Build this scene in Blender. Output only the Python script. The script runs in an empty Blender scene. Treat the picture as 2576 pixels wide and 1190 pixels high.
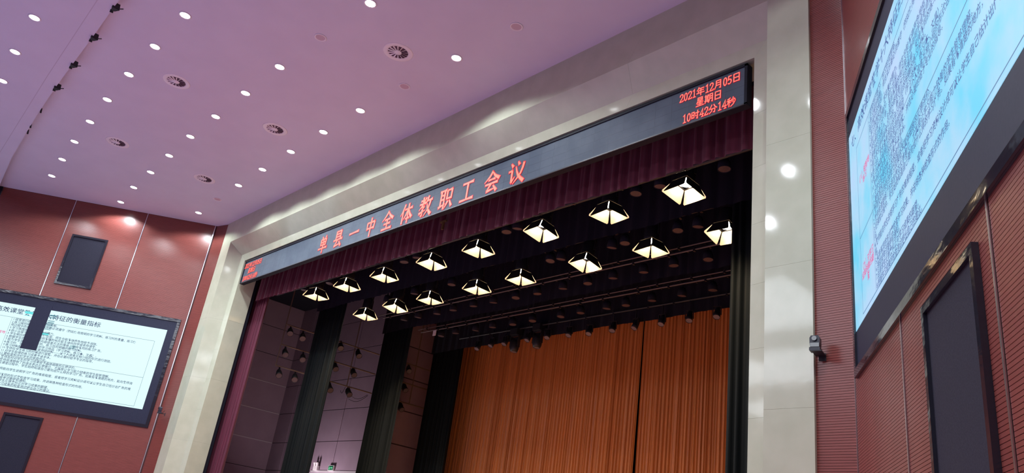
import bpy, math, random
from mathutils import Matrix, Vector
random.seed(7)
sc = bpy.context.scene
COL = sc.collection
PI = math.pi

# ------------------------------------------------------------------ camera
cam = bpy.data.objects.new('camera', bpy.data.cameras.new('camera'))
COL.objects.link(cam); sc.camera = cam
R0 = (0.682925, 0.718112, 0.1338974); R1 = (-0.1985296, 0.3588576, -0.9120347); R2 = (-0.7029932, 0.5962687, 0.3876394)
cam.matrix_world = Matrix(((R0[0], -R1[0], -R2[0], 13.44), (R0[1], -R1[1], -R2[1], -8.0), (R0[2], -R1[2], -R2[2], 1.4), (0, 0, 0, 1)))
cam.data.sensor_fit = 'HORIZONTAL'; cam.data.sensor_width = 36; cam.data.lens = 27.642
cam.data.clip_start = 0.05; cam.data.clip_end = 200

# ------------------------------------------------------------------ light and exposure
w = bpy.data.worlds.new('hall_air'); sc.world = w; w.use_nodes = True
w.node_tree.nodes['Background'].inputs[0].default_value = (0.5, 0.45, 0.6, 1)
w.node_tree.nodes['Background'].inputs[1].default_value = 0.02
sc.view_settings.view_transform = 'Standard'; sc.view_settings.look = 'None'
sc.view_settings.gamma = 1; sc.view_settings.use_curve_mapping = False
sc.view_settings.exposure = 0.0
sc.cycles.use_denoising = True
sc.cycles.max_bounces = 8; sc.cycles.diffuse_bounces = 5; sc.cycles.glossy_bounces = 3
sc.cycles.sample_clamp_indirect = 6

DOWN_W, STAGE_W, REAR_W = 215, 950, 420
def add_light(name, kind, loc, power, color, target=None, **kw):
    l = bpy.data.lights.new(name, kind); l.energy = power; l.color = color
    for k, v in kw.items(): setattr(l, k, v)
    o = bpy.data.objects.new(name, l); COL.objects.link(o); o.location = loc
    if target is not None:
        o.rotation_euler = (Vector(target) - Vector(loc)).to_track_quat('-Z', 'Y').to_euler()
    return o
COOL = (0.86, 0.93, 1.0)
# the rows of ceiling downlights over the seats behind the camera
for yy in (-12, -18):
    for xx in (-10, 0, 10):
        add_light('rear_ceiling_light', 'AREA', (xx, yy, 9.5), REAR_W, COOL, (xx, yy, 0), shape='RECTANGLE', size=7, size_y=4)

# ------------------------------------------------------------------ materials
def mat(name, color, rough=0.6, metal=0.0, spec=0.5, emit=None, strength=0.0, noise=None, bump=None, coat=0.0, sheen=0.0):
    m = bpy.data.materials.new(name); m.use_nodes = True
    nt = m.node_tree; b = nt.nodes['Principled BSDF']
    b.inputs['Base Color'].default_value = (*color, 1); b.inputs['Roughness'].default_value = rough
    b.inputs['Metallic'].default_value = metal; b.inputs['Specular IOR Level'].default_value = spec
    b.inputs['Coat Weight'].default_value = coat; b.inputs['Coat Roughness'].default_value = 0.08
    b.inputs['Sheen Weight'].default_value = sheen
    if emit:
        b.inputs['Emission Color'].default_value = (*emit, 1); b.inputs['Emission Strength'].default_value = strength
    tc = None
    if noise or bump:
        tc = nt.nodes.new('ShaderNodeTexCoord')
    if noise:                                            # (second colour, scale xyz, detail)
        mp = nt.nodes.new('ShaderNodeMapping'); mp.inputs['Scale'].default_value = noise[1]
        nz = nt.nodes.new('ShaderNodeTexNoise'); nz.inputs['Scale'].default_value = 1; nz.inputs['Detail'].default_value = noise[2]
        mx = nt.nodes.new('ShaderNodeMix'); mx.data_type = 'RGBA'
        mx.inputs['A'].default_value = (*color, 1); mx.inputs['B'].default_value = (*noise[0], 1)
        rp = nt.nodes.new('ShaderNodeMapRange'); rp.inputs['From Min'].default_value = 0.35; rp.inputs['From Max'].default_value = 0.65
        nt.links.new(tc.outputs['Object'], mp.inputs[0]); nt.links.new(mp.outputs[0], nz.inputs[0])
        nt.links.new(nz.outputs[0], rp.inputs[0]); nt.links.new(rp.outputs[0], mx.inputs['Factor'])
        nt.links.new(mx.outputs['Result'], b.inputs['Base Color'])
        if emit: nt.links.new(mx.outputs['Result'], b.inputs['Emission Color'])
    if bump:                                             # (scale xyz, strength, distance)
        mp = nt.nodes.new('ShaderNodeMapping'); mp.inputs['Scale'].default_value = bump[0]
        nz = nt.nodes.new('ShaderNodeTexNoise'); nz.inputs['Scale'].default_value = 1; nz.inputs['Detail'].default_value = 3
        bp = nt.nodes.new('ShaderNodeBump'); bp.inputs['Strength'].default_value = bump[1]; bp.inputs['Distance'].default_value = bump[2]
        nt.links.new(tc.outputs['Object'], mp.inputs[0]); nt.links.new(mp.outputs[0], nz.inputs[0])
        nt.links.new(nz.outputs[0], bp.inputs['Height']); nt.links.new(bp.outputs[0], b.inputs['Normal'])
    return m

M = {}
M['ceiling'] = mat('ceiling_paint', (0.66, 0.645, 0.76), 0.95, noise=((0.635, 0.62, 0.735), (1.5, 1.5, 1.5), 3))
M['marble'] = mat('cream_stone', (0.475, 0.50, 0.37), 0.07, spec=0.6, noise=((0.52, 0.545, 0.41), (3, 3, 3), 6), bump=((9, 9, 9), 0.08, 0.003))
M['backing'] = mat('stone_joint', (0.26, 0.265, 0.21), 0.9)
M['wood'] = mat('red_wood', (0.235, 0.062, 0.050), 0.30, spec=0.6, noise=((0.20, 0.052, 0.042), (3, 3, 60), 3))
M['groove'] = mat('wood_groove', (0.055, 0.014, 0.012), 0.8)
M['metal'] = mat('brushed_metal', (0.72, 0.70, 0.72), 0.28, metal=1.0)
M['gloss_black'] = mat('gloss_black_film', (0.018, 0.018, 0.026), 0.10, spec=0.7, bump=((2.5, 2.5, 7), 0.3, 0.02))
M['panel_black'] = mat('matt_black_panel', (0.017, 0.020, 0.042), 0.5, spec=0.22, noise=((0.022, 0.024, 0.048), (40, 40, 40), 2))
M['grille'] = mat('speaker_cloth', (0.012, 0.012, 0.024), 0.85, spec=0.3, noise=((0.021, 0.020, 0.034), (90, 90, 90), 1))
M['off_led'] = mat('unlit_led_face', (0.066, 0.092, 0.126), 0.62, spec=0.35, noise=((0.090, 0.12, 0.155), (2.0, 9, 2.0), 4))
M['bezel'] = mat('banner_bezel', (0.010, 0.011, 0.020), 0.6, spec=0.2)
M['bezel_grey'] = mat('banner_lower_rail', (0.028, 0.036, 0.050), 0.4)
M['burgundy'] = mat('burgundy_velvet', (0.115, 0.008, 0.030), 0.8, sheen=0.15, noise=((0.085, 0.006, 0.024), (30, 30, 2), 2))
M['black_velvet'] = mat('black_velvet', (0.013, 0.0125, 0.021), 0.9, spec=0.2)
M['leg_velvet'] = mat('black_green_velvet', (0.0016, 0.0038, 0.0046), 0.7, spec=0.16)
M['gold'] = mat('gold_satin', (0.60, 0.225, 0.065), 0.42, spec=0.5, noise=((0.46, 0.155, 0.042), (14, 1, 0.05), 2))  # vertical streaks put satin highlights into the colour
M['stage_black'] = mat('stage_black_paint', (0.012, 0.012, 0.021), 0.9, spec=0.2)
M['iron'] = mat('black_iron', (0.012, 0.012, 0.016), 0.5)
M['pipe'] = mat('grey_pipe', (0.10, 0.08, 0.08), 0.5)
M['brown_pipe'] = mat('rusty_pipe', (0.16, 0.11, 0.085), 0.6)
M['par_glass'] = mat('unlit_lamp_glass', (0.085, 0.050, 0.052), 0.5, noise=((0.06, 0.036, 0.042), (25, 25, 25), 1))
M['par_glass_dim'] = mat('side_lamp_glass', (0.16, 0.13, 0.16), 0.35)
M['wing_panel'] = mat('wing_wall_panel', (0.30, 0.21, 0.285), 0.75, noise=((0.275, 0.19, 0.26), (2, 2, 2), 3))
M['wing_joint'] = mat('wing_wall_joint', (0.05, 0.035, 0.045), 0.9)
M['wing_bead'] = mat('wing_wall_bead', (0.50, 0.45, 0.50), 0.4)
M['stage_floor'] = mat('stage_boards', (0.30, 0.17, 0.09), 0.5, noise=((0.24, 0.13, 0.07), (1, 9, 1), 3))
M['carpet'] = mat('hall_carpet', (0.30, 0.29, 0.46), 0.95, noise=((0.27, 0.26, 0.42), (4, 4, 4), 2))
M['bounce_red'] = mat('floor_bounce_red', (0.60, 0.19, 0.26), 0.95, noise=((0.55, 0.16, 0.22), (4, 4, 4), 2))  # made-up red for the unseen floor, tints the ceiling from below
M['white_ring'] = mat('white_enamel', (0.80, 0.77, 0.82), 0.35)
M['vent_dark'] = mat('vent_inside', (0.10, 0.055, 0.085), 0.9)
M['down_glow'] = mat('downlight_glow', (0.9, 0.9, 0.9), 0.5, emit=(0.93, 0.98, 1.0), strength=14)
M['down_off'] = mat('unlit_downlight', (0.55, 0.42, 0.50), 0.4)
M['fres_glow'] = mat('fresnel_glow', (0.9, 0.9, 0.8), 0.5, emit=(1.0, 0.84, 0.62), strength=110)
M['leaf_glare'] = mat('barn_door_glare', (0.46, 0.38, 0.27), 0.55)  # black leaves painted pale inside to stand in for overexposed lamp light
M['scr_left'] = mat('left_screen_picture', (0.02, 0.02, 0.02), 0.4, emit=(0.70, 0.97, 1.0), strength=1.02)
M['scr_right'] = mat('right_screen_picture', (0.02, 0.02, 0.02), 0.4, emit=(0.37, 0.69, 0.93), strength=0.95)
def screen_stain(m):                                     # ageing of the LED wall: cyan and violet blotches
    nt = m.node_tree; b = nt.nodes['Principled BSDF']
    tc = nt.nodes.new('ShaderNodeTexCoord'); nz = nt.nodes.new('ShaderNodeTexNoise'); nz.inputs['Scale'].default_value = 1.1; nz.inputs['Detail'].default_value = 5
    cr_ = nt.nodes.new('ShaderNodeValToRGB'); e = cr_.color_ramp.elements
    e[0].position = .36; e[0].color = (0.12, 0.66, 0.93, 1); e[1].position = .52; e[1].color = (0.38, 0.69, 0.93, 1)
    x = e.new(.66); x.color = (0.46, 0.66, 0.95, 1)
    nt.links.new(tc.outputs['Object'], nz.inputs[0]); nt.links.new(nz.outputs[0], cr_.inputs[0]); nt.links.new(cr_.outputs[0], b.inputs['Emission Color'])
screen_stain(M['scr_right'])
M['seam'] = mat('module_seam', (0.075, 0.10, 0.13), 0.5)
M['text_dark'] = mat('slide_text_dark', (0.02, 0.02, 0.03), 0.5, emit=(0.035, 0.07, 0.15), strength=0.8)
M['text_blue'] = mat('slide_text_blue', (0.02, 0.02, 0.03), 0.5, emit=(0.035, 0.12, 0.40), strength=0.8)
M['text_pink'] = mat('slide_text_pink', (0.02, 0.0, 0.01), 0.5, emit=(0.85, 0.04, 0.28), strength=0.9)
M['rule'] = mat('slide_rule', (0.02, 0.02, 0.03), 0.5, emit=(0.18, 0.24, 0.28), strength=0.8)
M['rule_blue'] = mat('slide_rule_blue', (0.02, 0.02, 0.03), 0.5, emit=(0.06, 0.20, 0.42), strength=0.8)
M['glitch'] = mat('faulty_led_rows', (0.02, 0.02, 0.03), 0.5, emit=(0.0, 0.16, 0.20), strength=1.0)
M['glitch2'] = mat('faulty_led_cyan', (0.02, 0.02, 0.03), 0.5, emit=(0.10, 0.75, 0.75), strength=1.0)
M['led_core'] = mat('led_red_core', (0.1, 0, 0), 0.5, emit=(1.0, 0.31, 0.21), strength=1.1)  # red letters washed out by overexposure, painted into the colour
M['led_halo'] = mat('led_red_halo', (0.1, 0, 0), 0.5, emit=(0.95, 0.010, 0.03), strength=1.0)  # overexposure halo painted as a glowing red outline behind each stroke
M['cam_black'] = mat('camera_plastic', (0.02, 0.022, 0.035), 0.35)
M['cam_glass'] = mat('camera_glass', (0.01, 0.01, 0.02), 0.06, spec=0.8)
M['white_paint'] = mat('white_plastic', (0.75, 0.70, 0.74), 0.5)
M['brass'] = mat('dull_brass', (0.20, 0.12, 0.05), 0.5, metal=0.5)
M['exit_green'] = mat('exit_sign_green', (0, 0.02, 0.01), 0.4, emit=(0.0, 0.10, 0.045), strength=0.6)
M['exit_mark'] = mat('exit_sign_mark', (0, 0.1, 0.05), 0.4, emit=(0.25, 0.75, 0.42), strength=0.8)
M['crack'] = mat('plaster_joint', (0.52, 0.48, 0.58), 0.9)

# ------------------------------------------------------------------ mesh helpers
class MB:
    def __init__(s): s.v = []; s.f = []; s.m = []; s.sm = []
    def add(s, vs, fs, mi=0, smooth=False):
        n = len(s.v); s.v += [tuple(v) for v in vs]
        s.f += [tuple(i + n for i in f) for f in fs]; s.m += [mi] * len(fs); s.sm += [smooth] * len(fs)
        return s
    def hexa(s, p, mi=0):                               # eight corners: four of one face, four of the opposite one
        return s.add(p, [(3, 2, 1, 0), (4, 5, 6, 7), (0, 1, 5, 4), (1, 2, 6, 5), (2, 3, 7, 6), (3, 0, 4, 7)], mi)
    def box(s, x0, x1, y0, y1, z0, z1, mi=0):
        return s.hexa([(x0, y0, z0), (x1, y0, z0), (x1, y1, z0), (x0, y1, z0), (x0, y0, z1), (x1, y0, z1), (x1, y1, z1), (x0, y1, z1)], mi)
    def tube(s, a, b, r, n=8, mi=0, r2=None, caps=True):
        a = Vector(a); b = Vector(b); d = (b - a).normalized()
        u = d.orthogonal().normalized(); v = d.cross(u); r2 = r if r2 is None else r2
        vs = [a + (u * math.cos(t) + v * math.sin(t)) * r for t in [2 * PI * k / n for k in range(n)]]
        vs += [b + (u * math.cos(t) + v * math.sin(t)) * r2 for t in [2 * PI * k / n for k in range(n)]]
        s.add(vs, [(k, (k + 1) % n, n + (k + 1) % n, n + k) for k in range(n)], mi, True)
        if caps: s.add(vs, [tuple(range(n))[::-1], tuple(range(n, 2 * n))], mi)
        return s
    def path(s, pts, r, n=6, mi=0):
        for a, b in zip(pts, pts[1:]): s.tube(a, b, r, n, mi)
        return s
    def lathe(s, prof, n=20, c=(0, 0, 0), mi=0, smooth=True):       # (r, z) profile about a vertical axis
        vs = [(c[0] + r * math.cos(2 * PI * k / n), c[1] + r * math.sin(2 * PI * k / n), c[2] + z) for r, z in prof for k in range(n)]
        fs = [(i * n + k, i * n + (k + 1) % n, (i + 1) * n + (k + 1) % n, (i + 1) * n + k) for i in range(len(prof) - 1) for k in range(n)]
        return s.add(vs, fs, mi, smooth)
    def disc(s, c, r, n=20, mi=0):
        return s.add([(c[0] + r * math.cos(2 * PI * k / n), c[1] + r * math.sin(2 * PI * k / n), c[2]) for k in range(n)], [tuple(range(n))[::-1]], mi)
    def tf(s, fn): s.v = [tuple(fn(*v)) for v in s.v]; return s
    def build(s, name, mats, parent=None):
        me = bpy.data.meshes.new(name); me.from_pydata(s.v, [], s.f)
        for m in (mats if isinstance(mats, (list, tuple)) else [mats]): me.materials.append(M[m])
        me.polygons.foreach_set('material_index', s.m); me.polygons.foreach_set('use_smooth', s.sm); me.update()
        o = bpy.data.objects.new(name, me); COL.objects.link(o)
        if parent: o.parent = parent
        return o

def tag(o, label=None, cat=None, group=None, kind=None):
    if label: o['label'] = label
    if cat: o['category'] = cat
    if group: o['group'] = group
    if kind: o['kind'] = kind
    return o
def empty(name, loc=(0, 0, 0), rz=0, rx=0, ry=0):
    o = bpy.data.objects.new(name, None); COL.objects.link(o); o.location = loc; o.rotation_euler = (rx, ry, rz)
    o.empty_display_size = 0.1
    return o
def copy_tree(o, parent=None):
    c = o.copy(); COL.objects.link(c)
    if parent is not None: c.parent = parent
    for ch in list(o.children): copy_tree(ch, c)
    return c
ORD = ['first', 'second', 'third', 'fourth', 'fifth', 'sixth', 'seventh', 'eighth', 'ninth', 'tenth', 'eleventh', 'twelfth', 'thirteenth', 'fourteenth', 'fifteenth']
def ordinal(i, n, near='left', far='right'):
    """place in a row, counted from the closer end"""
    if i == 0: return near + 'most'
    if i == n - 1: return far + 'most'
    return (ORD[i] + ' from the ' + near) if i < n / 2 else (ORD[n - 1 - i] + ' from the ' + far)

# side walls: s runs from the stage corner toward the audience, off stands out from the wall
SA, CA = math.sin(math.radians(34.1)), math.cos(math.radians(34.1))
def wallfn(side):
    P = (9.80, 0.0325) if side > 0 else (-9.89, -0.1)
    d = (side * SA, -CA); n = (-side * CA, -SA)
    return lambda s, off, z: (P[0] + d[0] * s + n[0] * off, P[1] + d[1] * s + n[1] * off, z)
WR, WL = wallfn(1), wallfn(-1)
ZC = 9.93

# ------------------------------------------------------------------ structure: floor, ceilings, hall walls
tag(MB().box(-24, 24, -24, 0.4, -0.2, 0).build('floor', 'carpet'), kind='structure')
tag(MB().box(-9, 12, -6.5, -0.8, 0, 0.02).build('floor_bounce', 'bounce_red'), kind='structure')  # unseen red patch, added to bounce pink light onto the ceiling
EDGE = [(20, -6.25), (6, -6.25), (-0.6, -6.19), (-2.01, -6.15), (-3.45, -6.12), (-4.81, -6.09), (-6.35, -6.03), (-7.92, -5.95), (-10.0, -5.83), (-12.63, -5.59), (-13.7, -5.45), (-24, -4.6)]
def slab(poly, z0, z1):
    b = MB(); n = len(poly)
    b.add([(x, y, z0) for x, y in poly] + [(x, y, z1) for x, y in poly],
          [tuple(range(n)), tuple(range(n, 2 * n))[::-1]] + [(k, n + k, n + (k + 1) % n, (k + 1) % n) for k in range(n)])
    return b
ce = tag(slab([(-24, 0.3), (20, 0.3), (20, -6.9), (-24, -6.9)], ZC, ZC + 0.2).build('ceiling', 'ceiling'), kind='structure')
near_ceiling = tag(slab(EDGE + [(-24, -24), (20, -24)], 9.68, 9.80).build('ceiling', 'ceiling'), kind='structure')
near_ceiling.name = 'ceiling_lower'
cr = MB()
CR = [(2.5, -6.53), (-0.61, -6.465), (-4.37, -6.35), (-9.98, -6.125), (-13, -5.98)]
for a, b in zip(CR, CR[1:]):
    cr.hexa([(a[0], a[1] - .007, 9.679), (b[0], b[1] - .007, 9.679), (b[0], b[1] + .007, 9.679), (a[0], a[1] + .007, 9.679),
             (a[0], a[1] - .007, 9.6805), (b[0], b[1] - .007, 9.6805), (b[0], b[1] + .007, 9.6805), (a[0], a[1] + .007, 9.6805)])
cr.build('plaster_joint', 'crack', near_ceiling)
bk = MB().box(-24, 24, -24.2, -24, 0, ZC); tag(bk.build('wall_back', 'wood'), kind='structure')

PITCH = 0.0284
def slat_wall(fn, name, bays, s_end, near_rows):
    b = MB()
    p = [fn(s, o, z) for z in (0, ZC) for s, o in ((-0.02, -0.006), (s_end, -0.006), (s_end, -0.2), (-0.02, -0.2))]
    b.hexa(p); wall = tag(b.build(name, 'groove'), kind='structure')
    st = MB(); z = 0.012; k = 0
    protos = {}
    while z < ZC - 0.01:
        z1 = min(z + PITCH - 0.0042, ZC - 0.002)
        for bi, (s0, s1) in enumerate(bays):
            if near_rows and near_rows[0] < z < near_rows[1]:
                if bi not in protos:
                    q = MB()
                    c = [fn(s0, 0, 0), fn(s1, 0, 0), fn(s1, -0.006, 0), fn(s0, -0.006, 0)]
                    q.add([(x, y, 0) for x, y, _ in c] + [(x, y, PITCH - 0.0042) for x, y, _ in c],
                          [(3, 2, 1, 0), (4, 5, 6, 7), (0, 1, 5, 4), (1, 2, 6, 5), (3, 0, 4, 7)])
                    protos[bi] = q.build('slat', 'wood', wall); protos[bi].location.z = z
                else:
                    c = protos[bi].copy(); c.location.z = z; COL.objects.link(c)
            else:
                v = [fn(s0, 0, z), fn(s1, 0, z), fn(s1, 0, z1), fn(s0, 0, z1), fn(s0, -0.006, z), fn(s1, -0.006, z), fn(s1, -0.006, z1), fn(s0, -0.006, z1)]
                st.add(v, [(0, 1, 2, 3), (4, 5, 1, 0), (3, 2, 6, 7)])
        z += PITCH; k += 1
    tag(st.build('slat_field', 'wood', wall), kind='stuff')
    for i, (s0, s1) in enumerate(bays):                  # bright metal beads between the panels
        for e in ([s0 - 0.02] if i else [s0 - 0.02]) + ([s1 + 0.02] if i == len(bays) - 1 else []):
            m = MB(); m.hexa([fn(e + ds, off, zz) for zz in (0, ZC) for ds, off in ((-0.011, 0.0), (0.011, 0.0), (0.011, 0.009), (-0.011, 0.009))])
            m.build('metal_bead', 'metal', wall)
    return wall
wr = slat_wall(WR, 'wall_right', [(0.05, 2.10), (2.14, 4.24), (4.28, 6.38), (6.42, 8.5)], 12, (1.95, 3.66))
wl_ = slat_wall(WL, 'wall_left', [(0.10, 2.10), (2.14, 4.24), (4.28, 6.38)], 6.4, None)
# beyond the last left panel a dark acoustic panel
d = MB(); d.hexa([WL(s, o, z) for z in (0, ZC) for s, o in ((6.4, 0.02), (26, 0.02), (26, -0.2), (6.4, -0.2))])
tag(d.build('wall_left_rear', 'grille'), kind='structure')
d = MB(); d.hexa([WR(s, o, z) for z in (0, ZC) for s, o in ((8.5, 0.0), (26, 0.0), (26, -0.2), (8.5, -0.2))])
tag(d.build('wall_right_rear', 'wood'), kind='structure')

# slatted strips beside the stage arch
def strip(side, fn, name):
    c = fn(0.03, 0, 0); x0, y0, x1, y1 = side * 9.30, 0.045, c[0], c[1]
    b = MB(); b.hexa([(x0, y0 + .006, 0), (x1, y1 + .006, 0), (x1, y1 + .2, 0), (x0, y0 + .2, 0), (x0, y0 + .006, ZC), (x1, y1 + .006, ZC), (x1, y1 + .2, ZC), (x0, y0 + .2, ZC)])
    wall = tag(b.build(name, 'groove'), kind='structure')
    st = MB(); z = 0.012
    while z < ZC - 0.01:
        z1 = z + PITCH - 0.0042
        st.add([(x0, y0, z), (x1, y1, z), (x1, y1, z1), (x0, y0, z1), (x0, y0 + .006, z), (x1, y1 + .006, z), (x1, y1 + .006, z1), (x0, y0 + .006, z1)],
               [(0, 1, 2, 3), (4, 5, 1, 0), (3, 2, 6, 7)])
        z += PITCH
    tag(st.build('slat_field', 'wood', wall), kind='stuff')
strip(1, WR, 'wall_front_right'); strip(-1, WL, 'wall_front_left')

# ------------------------------------------------------------------ stage arch of cream stone
PROF = [(9.37, ZC, 0.0), (8.77, 9.21, 0.0), (8.565, 8.865, 0.36), (8.335, 8.665, 0.40), (8.335, 8.665, 0.90)]   # half width, height, depth
arch = MB()
arch.box(-9.35, -8.36, 0.42, 0.9, 0, ZC); arch.box(8.36, 9.35, 0.42, 0.9, 0, ZC); arch.box(-8.36, 8.36, 0.42, 0.9, 8.69, ZC)
for i in range(3):                                       # joint-coloured bed 6 mm behind the stone panels
    (h0, z0, y0), (h1, z1, y1) = PROF[i], PROF[i + 1]
    e = 0.008
    arch.add([(-h0, y0 + e, z0), (-h1, y1 + e, z1), (h1, y1 + e, z1), (h0, y0 + e, z0), (-h0, y0 + e, 0), (-h1, y1 + e, 0), (h1, y1 + e, 0), (h0, y0 + e, 0)],
             [(0, 1, 2, 3), (0, 4, 5, 1), (3, 2, 6, 7)])
arch_o = tag(arch.build('wall_stage', 'backing'), kind='structure')
def lerp(a, b, t): return tuple(x + (y - x) * t for x, y in zip(a, b))
def panel(q):                                            # q: four corners, seen face; gets 2 cm of depth
    a = [Vector(v) for v in q]; n = (a[1] - a[0]).cross(a[3] - a[0]).normalized()
    if n.y > 0 or (abs(n.y) < 1e-3 and n.z > 0): n = -n
    c = sum(a, Vector()) / 4
    if abs(n.y) < 1e-3 and abs(n.x) > 0.5 and n.x * c.x > 0: n = -n
    b = MB(); b.hexa([v for v in a] + [v - n * 0.02 for v in a])
    b.build('stone_panel', 'marble', arch_o)
G = 0.0009
for i in range(4):
    (h0, z0, y0), (h1, z1, y1) = PROF[i], PROF[i + 1]
    n = 7                                                # across the top
    for k in range(n):
        t0, t1 = k / n, (k + 1) / n
        g0 = 0 if k == 0 else G; g1 = 0 if k == n - 1 else G
        panel([(-h0 + 2 * h0 * t0 + g0, y0, z0), (-h1 + 2 * h1 * t0 + g0, y1, z1), (-h1 + 2 * h1 * t1 - g1, y1, z1), (-h0 + 2 * h0 * t1 - g1, y0, z0)])
    for sgn in (-1, 1):                                  # down both sides, joints between blocks
        cuts = [0, 0.85, 1.71, 2.57, 3.43, 4.28, 5.13, 5.98, 6.83, 7.68] if i == 2 else [0, 1.72, 3.43, 5.14, 6.85]
        for k, a in enumerate(cuts):
            last = k == len(cuts) - 1
            b0 = None if last else cuts[k + 1]
            za, zb0, zb1 = a + G, (z0 if last else b0 - G), (z1 if last else b0 - G)
            panel([(sgn * h0, y0, za), (sgn * h1, y1, za), (sgn * h1, y1, zb1), (sgn * h0, y0, zb0)])
# the outer edges of the side pilasters
for sgn in (-1, 1):
    MB().box(min(sgn * 9.352, sgn * 9.369), max(sgn * 9.352, sgn * 9.369), 0.0205, 0.044, 0, ZC).build('edge_bead', 'marble', arch_o)
# stage-house side of the front wall, so that no hall light leaks past the arch
tag(MB().box(-18, -8.37, 0.9, 1.0, 0, 11).box(8.37, 18, 0.9, 1.0, 0, 11).box(-8.37, 8.37, 0.9, 0.92, 8.6, 11).build('wall_stage_inner', 'stage_black'), kind='structure')
tag(MB().box(-24, -9.36, 0.22, 0.9, 0, 11).box(9.36, 24, 0.25, 0.9, 0, 11).build('wall_front_outer', 'groove'), kind='structure')

# ------------------------------------------------------------------ stage house
tag(MB().box(-17, 17, 0.4, 11, 0.0, 1.0).build('floor_stage', 'stage_floor'), kind='structure')
tag(MB().box(-17, 17, 0.92, 11, 10.2, 10.4).build('ceiling_stage', 'stage_black'), kind='structure')
tag(MB().box(-17, 17, 10.8, 11, 1.0, 10.2).build('wall_stage_back', 'stage_black'), kind='structure')
tag(MB().box(10.5, 10.7, 1.0, 10.8, 1.0, 10.2).build('wall_stage_right', 'stage_black'), kind='structure')
wing = tag(MB().box(-16.7, -16.41, 1.0, 6.9, 1, 10.2).box(-16.41, -9.0, 6.62, 6.9, 1, 10.2).box(-9.3, -9.01, 6.9, 10.8, 1, 10.2).build('wall_stage_left', 'wing_joint'), kind='structure')
ZR = [1.0, 1.7, 2.75, 3.68, 4.72, 5.85, 6.95, 8.05, 9.15, 10.2]
for z0, z1 in zip(ZR, ZR[1:]):
    for y0, y1 in ((1.0, 2.9), (2.9, 4.8), (4.8, 6.62)):
        MB().box(-16.42, -16.40, y0 + .012, y1 - .012, z0 + .012, z1 - .012).build('wing_panel', 'wing_panel', wing)
    for x0, x1 in ((-16.4, -15.3), (-15.3, -13.4), (-13.4, -11.5), (-11.5, -9.0)):
        MB().box(x0 + .012, x1 - .012, 6.60, 6.63, z0 + .012, z1 - .012).build('wing_panel', 'wing_panel', wing)
    for y0, y1 in ((6.62, 8.6), (8.6, 10.8)):
        MB().box(-9.02, -8.98, y0 + .012, y1 - .012, z0 + .02, z1 - .02).build('wing_panel', 'wing_panel', wing)
for y in (2.9, 4.8): MB().box(-16.41, -16.392, y - .012, y + .012, 1, 10.2).build('wing_bead', 'wing_bead', wing)
for z in (4.72, 5.85, 6.95): MB().box(-16.41, -16.392, 1.0, 6.6, z - .012, z + .012).build('wing_bead', 'wing_bead', wing)
MB().box(-12.9, -9.0, 6.585, 6.62, 3.64, 3.71).build('door_head', 'wing_bead', wing)
add_light('wing_work_light', 'AREA', (-12.2, 5.0, 1.6), 150, (1.0, 0.88, 0.90), (-11.2, 6.6, 3.6), shape='DISK', size=0.6)

# ------------------------------------------------------------------ drapes
def drape(name, x0, x1, y, z0, z1, cols, amp, wave, m, seed, rows=5, hem=0.0, lean=None, back=0.0, parent=None):
    """a gathered curtain across X: irregular folds, thicker at the hem"""
    r = random.Random(seed); b = MB()
    ph = [r.uniform(0, 6.28) for _ in range(6)]; W = x1 - x0
    xs = []; t = 0
    for i in range(cols + 1): xs.append(i / cols)
    def fold(u):
        x = u * W / wave
        s = 0.55 * math.sin(6.283 * x + ph[0] + 1.7 * math.sin(6.283 * x * 0.13 + ph[3])) + 0.30 * math.sin(6.283 * x * 1.73 + ph[1] + 1.3 * math.sin(6.283 * x * 0.21 + ph[4])) + 0.25 * math.sin(6.283 * x * 0.41 + ph[2])
        s = math.copysign(abs(s) ** 0.7, s)
        return s
    vs = []
    for j in range(rows + 1):
        v = j / rows
        for u in xs:
            f = fold(u); zz = z0 + (z1 - z0) * v + (hem * (0.5 * math.sin(u * W * 2.1 + ph[5]) + 0.5 * f) if j == 0 else 0)
            sway = (lean(u, v) if lean else 0)
            a = amp * (1.0 - 0.35 * v)
            vs.append((x0 + W * u + sway + 0.25 * a * math.sin(9 * u * W + ph[5]), y + a * f, zz))
    n = cols + 1
    fs = [(j * n + i, j * n + i + 1, (j + 1) * n + i + 1, (j + 1) * n + i) for j in range(rows) for i in range(cols)]
    b.add(vs, fs, 0, True)
    return b.build(name, m, parent)
tag(drape('valance', -8.33, 8.33, 1.02, 7.58, 8.75, 620, 0.055, 0.24, 'burgundy', 3, hem=0.035),
    'burgundy pleated valance hanging under the long LED sign', 'curtain')
tag(drape('house_curtain', -9.3, -7.72, 1.18, 1.0, 8.9, 140, 0.07, 0.16, 'burgundy', 5), 'burgundy house curtain gathered at the left edge of the stage opening', 'curtain')
LEGL = [('first', -7.85, -6.36, 2.95), ('second', -7.85, -6.33, 5.3), ('third', -7.95, -6.33, 7.42)]
for k, (nm, a, b_, y) in enumerate(LEGL):
    tag(drape('masking_curtain', a, b_, y, 1.0, 10.1, 90, 0.075, 0.19, 'leg_velvet', 20 + k),
        'tall black velvet leg curtain, %s from the front on the left of the stage' % nm, 'curtain', 'black leg curtains')
tag(drape('masking_curtain', 6.40, 8.2, 2.95, 1.0, 10.1, 100, 0.075, 0.21, 'leg_velvet', 31),
    'tall black velvet leg curtain at the right edge of the stage opening', 'curtain', 'black leg curtains')
for k, (y, zb, nm) in enumerate(((2.95, 7.80, 'front'), (5.3, 7.78, 'middle'), (7.42, 7.72, 'rear'))):
    tag(drape('stage_border', -7.82, 9.2, y - 0.13, zb, 10.1, 260, 0.05, 0.30, 'black_velvet', 40 + k, rows=2, hem=0.03),
        'black border drape across the top of the stage, the %s one of three' % nm, 'curtain', 'black borders')
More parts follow.
